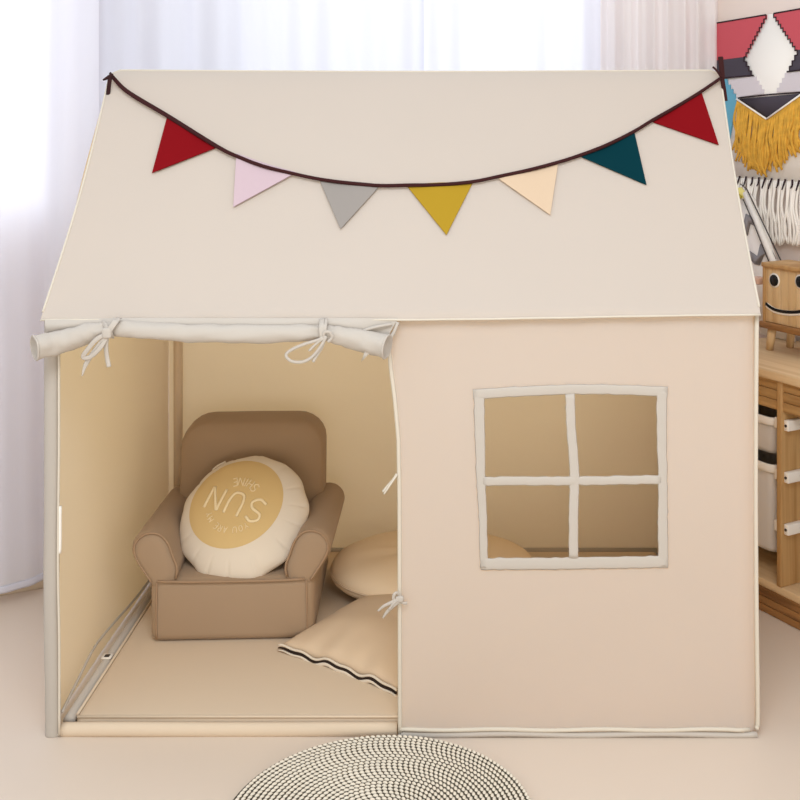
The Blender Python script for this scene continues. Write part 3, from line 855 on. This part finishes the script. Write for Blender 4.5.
# ================================================================== braided round rug
RGC = Vector(((383 - VX) * 2.1 / F, -0.285, 0)); RGR = .272
b = bmesh.new()
nseg = 96
for i in range(nseg):
    pass
rows = []
for (r, z) in ((RGR - .004, .0), (RGR, .004), (RGR, .008), (RGR - .003, .011), (.002, .011)):
    rows.append([b.verts.new(RGC + Vector((r * math.cos(2 * PI * k / nseg), r * math.sin(2 * PI * k / nseg), z + .001))) for k in range(nseg)])
for r0, r1 in zip(rows, rows[1:]):
    for k in range(nseg): b.faces.new((r0[k], r0[(k + 1) % nseg], r1[(k + 1) % nseg], r1[k]))
b.faces.new(rows[0])
rug = thing('braided_rug', 'round braided straw rug on the floor in front of the tent', 'rug', RGC)
obj('backing', b, M['rug_dark'], rug)
b = bmesh.new(); pitch = .0098; rr = RGR; a = 0.0
def stitch(bm, c, tan, rad_, L_, w_, h_):
    d = (tan + rad_ * .42).normalized(); s = Vector((-d.y, d.x, 0)); rings = []
    for i, (t_, k) in enumerate(((-1, .25), (-.62, .82), (0, 1), (.62, .82), (1, .25))):
        ring = []
        for j in range(6):
            an = PI * (j) / 5
            ring.append(bm.verts.new(c + d * L_ * t_ + s * w_ * k * math.cos(an) + Vector((0, 0, h_ * k * math.sin(an)))))
        rings.append(ring)
    for r0, r1 in zip(rings, rings[1:]):
        for j in range(5): bm.faces.new((r0[j], r0[j + 1], r1[j + 1], r1[j]))
    bm.faces.new(rings[0]); bm.faces.new(rings[-1][::-1])
rr = RGR - pitch * .45
while rr > .008:
    stp = .0105
    rad_ = Vector((math.cos(a), math.sin(a), 0)); tan = Vector((-math.sin(a), math.cos(a), 0))
    stitch(b, RGC + rad_ * rr + Vector((0, 0, .0105)), tan, rad_, .0056, .0035, .0048)
    a += stp / rr; rr -= pitch * (stp / rr) / (2 * PI)
obj('braid', b, M['rug'], rug)

# ================================================================== toy shelf on the right
shelf = thing('toy_shelf', 'low oak toy shelf with white bins, beside the right edge of the tent', 'shelf', S(.15, .16, 0))
U0, U1, SD, SH = -0.265, 0.62, 0.33, 0.599
def sbox(bm, u0, u1, n0, n1, z0, z1, bev=.003, mi=0): box(bm, u0, u1, n0, n1, z0, z1, bev, 2, mi, T=lambda p: S(p.x, p.y, p.z))
b = bmesh.new(); sbox(b, U0 - .0, U1, -.008, SD, SH - .022, SH, .004); obj('top_board', b, M['oak_top'], shelf)
b = bmesh.new()
for k in range(3): sbox(b, U0 + .004, U1 - .004, .004, .016, SH - .095 + k * .0245, SH - .0715 + k * .0245, .002)
obj('front_rail', b, M['oak_h'], shelf)
for u in (U0, .068, .36, U1 - .016):
    b = bmesh.new(); sbox(b, u, u + .016, -.002, SD - .012, .078, SH - .022); obj('divider', b, M['oak'], shelf)
b = bmesh.new(); sbox(b, U0 + .001, U1 - .001, SD - .012, SD, .0, SH - .023, .001); obj('back_board', b, M['oak'], shelf)
b = bmesh.new(); sbox(b, U0, U1, .0, SD - .012, .058, .078); obj('bottom_board', b, M['oak_top'], shelf)
b = bmesh.new()
for k in range(3): sbox(b, U0, U1, -.006, .010, .001 + k * .0195, .0192 + k * .0195, .002)
obj('plinth', b, M['oak_dark'], shelf)
# white bin runners on the divider walls
for k, zc in enumerate((.472, .346, .220)):
    b = bmesh.new(); sbox(b, .0845, .099, .006, .27, zc - .013, zc + .013, .002)
    rn = obj('runner', b, M['white_paint'], shelf)
    for un in (.05, .2):
        b = bmesh.new(); sweep(b, [S(.0985, un, zc), S(.1005, un, zc)], .004, seg=10, nrm=(0, 0, 1)); obj('screw', b, M['screw'], rn)
    b = bmesh.new(); sweep(b, [S(.092, .0065, zc), S(.092, .004, zc)], .0035, seg=10, nrm=(0, 0, 1)); obj('screw', b, M['screw'], rn)
    b = bmesh.new(); sbox(b, .052, .0675, .006, .27, zc - .013, zc + .013, .002); obj('runner', b, M['white_paint'], shelf)
# bins: tapered tubs with rolled rims, in the left bay
def bin_(ztop, zbot, label):
    u0, u1, n0, n1 = U0 + .030, .0500, .012, .27
    t = thing('storage_bin', label, 'storage bin', S((u0 + u1) / 2, .14, zbot), 'white bins in the toy shelf')
    b = bmesh.new(); prof = [(0.020, zbot + .0), (.016, zbot + .012), (.004, ztop - .02), (.003, ztop), (.010, ztop), (.012, ztop - .02), (.022, zbot + .014), (.026, zbot + .008)]
    rings = []
    for ins, z in prof:
        ring = []; r = .03
        for (cu, cn, a0) in ((u1 - r - ins, n1 - r - ins, 0), (u0 + r + ins, n1 - r - ins, 90), (u0 + r + ins, n0 + r + ins, 180), (u1 - r - ins, n0 + r + ins, 270)):
            for k in range(6):
                an = math.radians(a0 + k * 18); ring.append(b.verts.new(S(cu + r * math.cos(an), cn + r * math.sin(an), z)))
        rings.append(ring)
    for r0, r1 in zip(rings, rings[1:]):
        for k in range(24): b.faces.new((r0[k], r0[(k + 1) % 24], r1[(k + 1) % 24], r1[k]))
    b.faces.new(rings[0][::-1]); b.faces.new(rings[-1]); obj('tub', b, M['bin'], t)
    b = bmesh.new(); ring = []
    for (cu, cn, a0) in ((u1 - .03, n1 - .03, 0), (u0 + .03, n1 - .03, 90), (u0 + .03, n0 + .03, 180), (u1 - .03, n0 + .03, 270)):
        for k in range(6):
            an = math.radians(a0 + k * 18); ring.append(S(cu + .032 * math.cos(an), cn + .032 * math.sin(an), ztop - .006))
    sweep(b, ring, .004, .011, nrm=(0, 0, 1), seg=8, closed=True); obj('rim', b, M['white_paint'], t)
bin_(.474, .382, 'white storage bin in the upper place of the shelf bay beside the tent')
bin_(.358, .137, 'deeper white storage bin in the lower place of the shelf bay beside the tent')

# ================================================================== smiling wooden box on the shelf
rb_n = .16
u_l, _ = SP(763, 300, rb_n); u_r = u_l + .172
_, zt = SP(763, 262, rb_n); _, zb = SP(763, 323, rb_n)
rb = thing('wooden_robot_box', 'smiling wooden box on splayed legs standing on the toy shelf', 'toy box', S((u_l + u_r) / 2, rb_n + .05, SH))
b = bmesh.new()
for k in range(6): sbox(b, u_l + .004 + k * (u_r - u_l - .008) / 6, u_l + .004 + (k + 1) * (u_r - u_l - .008) / 6 - .0006, rb_n + .004, rb_n + .010, zb + .006, zt - .010, .001)
sbox(b, u_l + .004, u_r - .004, rb_n + .0095, rb_n + .095, zb + .004, zt - .008, .003)
body = obj('body', b, M['oak_light'], rb)
b = bmesh.new()
sbox(b, u_l - .004, u_r + .004, rb_n - .004, rb_n + .100, zt - .012, zt, .003)
sbox(b, u_l - .001, u_l + .006, rb_n - .001, rb_n + .008, zb, zt - .010, .001); sbox(b, u_r - .006, u_r + .001, rb_n - .001, rb_n + .008, zb, zt - .010, .001)
obj('lid', b, M['oak'], rb)
b = bmesh.new(); sbox(b, u_l - .010, u_r + .010, rb_n - .006, rb_n + .100, zb - .012, zb + .005, .003); obj('platform', b, M['oak_dark'], rb)
for (uu, nn_, du) in ((u_l + .022, rb_n + .012, -.010), (u_r - .022, rb_n + .012, .010), (u_l + .022, rb_n + .082, -.006), (u_r - .022, rb_n + .082, .006)):
    b = bmesh.new(); sweep(b, [S(uu + du, nn_, SH + .001), S(uu, nn_, zb - .010)], [.010, .014], .010, nrm=tuple(-DN), seg=8); obj('leg', b, M['oak_light'], rb)
def disc(bm, uc, zc, r, n0, th):
    ring = [S(uc + r * math.cos(2 * PI * k / 28), n0, zc + r * math.sin(2 * PI * k / 28)) for k in range(28)]
    extrude_poly(bm, ring, -DN * th)
for px, py in ((773.3, 280.5), (799.5, 282)):
    ue, ze = SP(px, py, rb_n)
    b = bmesh.new(); disc(b, ue, ze, .0195, rb_n + .0045, .0015); ew = obj('eye', b, M['white_paint'], body)
    b = bmesh.new(); disc(b, ue, ze, .0150, rb_n + .0032, .0015); obj('pupil', b, M['black'], ew)
sm = []
for px, py in ((765.5, 303.5), (769, 306.5), (774, 309.5), (780, 311.2), (786, 312), (793, 312.2), (800, 311.5), (806, 309)):
    ue, ze = SP(px, py, rb_n); sm.append(S(ue, rb_n + .003, ze))
sm = catmull(sm, 5)
b = bmesh.new(); sweep(b, [p + Vector((0, 0, -.003)) for p in sm], .0072, .0016, nrm=tuple(-DN), seg=8); mo = obj('mouth', b, M['white_paint'], body)
b = bmesh.new(); sweep(b, [p - DN * .002 for p in sm], .0042, .0016, nrm=tuple(-DN), seg=8); obj('smile_line', b, M['black'], mo)
ue, ze = SP(757.5, 279, rb_n + .03)
b = bmesh.new(); sbox(b, ue - .014, ue + .022, rb_n + .012, rb_n + .045, ze - .012, ze + .006, .003); obj('ear', b, M['robot_pink'], rb)

# ================================================================== small white felt tepee ornament behind the box
TN = .305
tp = thing('felt_ornament', 'white felt ornament with grey zigzags and a slanted pole, behind the smiling wooden box', 'ornament', S(SP(772, 300, TN)[0], TN, SH))
def tpt(px, py, dn=0.0):
    u, z = SP(px, py, TN); return S(u, TN - dn, z)
zfix = lambda p: Vector((p.x, p.y, max(p.z, SH + .002)))
b = bmesh.new(); extrude_poly(b, [zfix(tpt(*p)) for p in ((747, 190), (741, 206), (738, 240), (737, 275), (737, 330), (756, 344), (796, 350), (790, 290), (778, 262), (764, 222), (753, 196))], -DN * .008); obj('cloth', b, M['felt_white'], tp)
b = bmesh.new()
extrude_poly(b, [tpt(*p, .009) for p in ((748.5, 213.5), (759, 219), (763, 229), (753, 223.5), (750, 235.5), (744.5, 230))], -DN * .002)
extrude_poly(b, [tpt(*p, .009) for p in ((747, 247), (760, 256), (763, 243.5), (774.5, 250), (779, 259), (767, 254), (762.5, 265), (757, 264), (749, 253))], -DN * .002)
obj('zigzag', b, M['felt_grey'], tp)
b = bmesh.new(); sweep(b, [tpt(750, 192, .018), tpt(780.5, 268, .018), zfix(tpt(803, 322, .018))], .0105, .007, nrm=tuple(-DN), seg=10); pole = obj('pole', b, M['white_paint'], tp)
b = bmesh.new(); sweep(b, [tpt(747, 183.5, .026), tpt(754, 189, .027), tpt(790, 264, .027), zfix(tpt(812, 316, .027))], .0018, .002, nrm=tuple(-DN), seg=6)
sweep(b, [tpt(750, 199, .026), tpt(762, 226, .027), tpt(778, 266, .027)], .0011, .002, nrm=tuple(-DN), seg=6)
obj('edging', b, M['screw'], tp)
b = bmesh.new(); extrude_poly(b, [tpt(*p, .020) for p in ((738.5, 191.5), (741, 188), (747, 187), (751, 192), (749, 198), (744, 198))], -DN * .003); lf = obj('tip', b, M['felt_yellow'], tp)
b = bmesh.new(); extrude_poly(b, [tpt(*p, .0235) for p in ((738.2, 192), (743, 191.5), (748.5, 196), (747.5, 199), (743, 195.5), (739.5, 197))], -DN * .002); obj('leaf', b, M['felt_green'], lf)

# ================================================================== woven wall hanging
HN = WN - .012
UC = SP(772.5, 60, HN)[0]; TILT = .052
def HP(px, py): u, z = SP(px, py, HN); return Vector((u - UC, z))
def mir(p): return Vector((-p.x, p.y - 2 * TILT * p.x))
def h3(p, d=0.0): return S(UC + p.x, HN - d, p.y)
wh = thing('wall_hanging', 'red, grey and white woven wall hanging with a gold fringe, above the toy shelf', 'wall hanging', h3(HP(772, 60)))
def both(name, poly, d, th, m):
    for P in (poly, [mir(p) for p in poly]):
        bb = bmesh.new(); extrude_poly(bb, [h3(p, d) for p in P], -DN * th); obj(name, bb, m, panel, smooth=False)
def steps(p, q, n):
    out = []
    for k in range(n):
        a, c = p.lerp(q, k / n), p.lerp(q, (k + 1) / n)
        out.append(a); out.append(Vector((a.x, c.y)))
    out.append(q); return out
b = bmesh.new()
top_l = HP(714, 24); bl = HP(735, 178)
extrude_poly(b, [h3(p) for p in (top_l, mir(top_l), Vector((-top_l.x, bl.y)), Vector((top_l.x, bl.y)))], -DN * .006); panel = obj('woven_panel', b, M['yarn_white'], wh)
red = [HP(714, 24), HP(768.7, 14.9)] + steps(HP(768.7, 14.9), HP(746.5, 57), 10)[1:] + [HP(714, 61)]
both('red_band', red, .006, .004, M['yarn_red'])
dark = [HP(714, 61), HP(746.5, 57)] + steps(HP(746.5, 57), HP(756, 75.5), 4)[1:] + [HP(730, 78.5), HP(714, 80)]
both('dark_band', dark, .006, .004, M['yarn_dark'])
b = bmesh.new()
for q in ([HP(768.7, 14.9), HP(746.5, 57)], [HP(746.5, 57), HP(756, 75.5)]):
    st = steps(q[0], q[1], 10 if q[0].y > 1.5 else 4)
    for P in (st, [mir(p) for p in st]): sweep(b, [h3(p, .0105) for p in P], .0026, .0015, nrm=tuple(-DN), seg=6)
for P in ([HP(714, 24), HP(768.7, 14.9)], [HP(714, 79), HP(756, 75.5)], [HP(741, 98), HP(772.5, 94.5)]):
    for Q in (P, [mir(p) for p in P]): sweep(b, [h3(p, .0105) for p in Q], .0022, .0015, nrm=tuple(-DN), seg=6)
obj('outline', b, M['yarn_edge'], panel)
grey = steps(HP(731, 80.5), HP(741, 97), 4) + [HP(766, 93.5)] + steps(HP(766, 93.5), HP(756, 76.5), 4)[1:]
both('pale_band', grey, .006, .003, M['yarn_grey'])
blue = [HP(714, 81), HP(729, 79)] + steps(HP(730, 80), HP(740.5, 98.5), 4)[1:] + [HP(735, 120), HP(732, 139), HP(714, 141)]
both('blue_edge', blue, .006, .003, M['yarn_blue'])
b = bmesh.new()
vv = [HP(741, 99), HP(770.5, 119), mir(HP(741, 99))]
extrude_poly(b, [h3(p, .006) for p in vv], -DN * .004); obj('dark_point', b, M['yarn_dark'], panel)
# gold fringe, hanging from the V
b = bmesh.new()
Lp, Tp = HP(740.5, 99), HP(770.5, 119); Rp = mir(Lp)
for k in range(64):
    f = (k + .5) / 64
    p = Lp.lerp(Tp, f * 2) if f < .5 else Tp.lerp(Rp, f * 2 - 1)
    end_px = 152 + 22 * math.sin(PI * min(1, f * 1.15)) + random.uniform(-4, 4)
    ze = HP(770, end_px).y
    u = p.x; dx = random.uniform(-.024, .024)
    P = catmull([h3(Vector((u, p.y)), .011), h3(Vector((u + dx * .4, p.y * .6 + ze * .4)), .016 + random.uniform(0, .008)), h3(Vector((u - dx * .3 - .004, p.y * .3 + ze * .7)), .016 + random.uniform(0, .008)), h3(Vector((u + dx - .006, ze)), .013)], 4)
    sweep(b, P, [.0030, .0042, .0046, .0036], [.003, .004, .0045, .003], nrm=tuple(-DN), seg=6)
obj('gold_fringe', b, M['yarn_gold'], wh)
b = bmesh.new()
for a_, c_ in ((Lp, Tp), (Tp, Rp)): sweep(b, [h3(a_, .016), h3(c_, .016)], .0028, .0025, nrm=tuple(-DN), seg=6)
obj('fringe_cord', b, M['yarn_white'], wh)
# long white fringe along the foot, with its dark knots
b = bmesh.new(); kb = bmesh.new()
for k in range(54):
    u = top_l.x + .015 + (-2 * top_l.x - .03) * k / 53
    f = (k + .5) / 54; z0 = bl.y + .002
    ze = HP(772, 205 + 37 * min(1, f * 1.9) + random.uniform(-2, 2)).y
    dx = random.uniform(-.008, .008)
    sweep(b, catmull([h3(Vector((u, z0)), .006), h3(Vector((u + dx, z0 * .6 + ze * .4)), .010 + random.uniform(0, .006)), h3(Vector((u - dx, z0 * .25 + ze * .75)), .010 + random.uniform(0, .006)), h3(Vector((u + dx * .6, ze)), .010)], 4), [.0034, .0042, .0046, .004], .004, nrm=tuple(-DN), seg=6)
    if k % 3 == 0:
        q_ = random.uniform(-.004, .004)
        sweep(kb, catmull([h3(Vector((u + .006, z0 + .006)), .012), h3(Vector((u + .004 + q_, z0 - .010)), .015), h3(Vector((u - .003 + q_, z0 - .022 + q_)), .014)], 4), [.0040, .0034, .0014], .002, nrm=tuple(-DN), seg=6)
obj('white_fringe', b, M['yarn_white'], wh); obj('dark_knots', kb, M['yarn_edge'], wh)
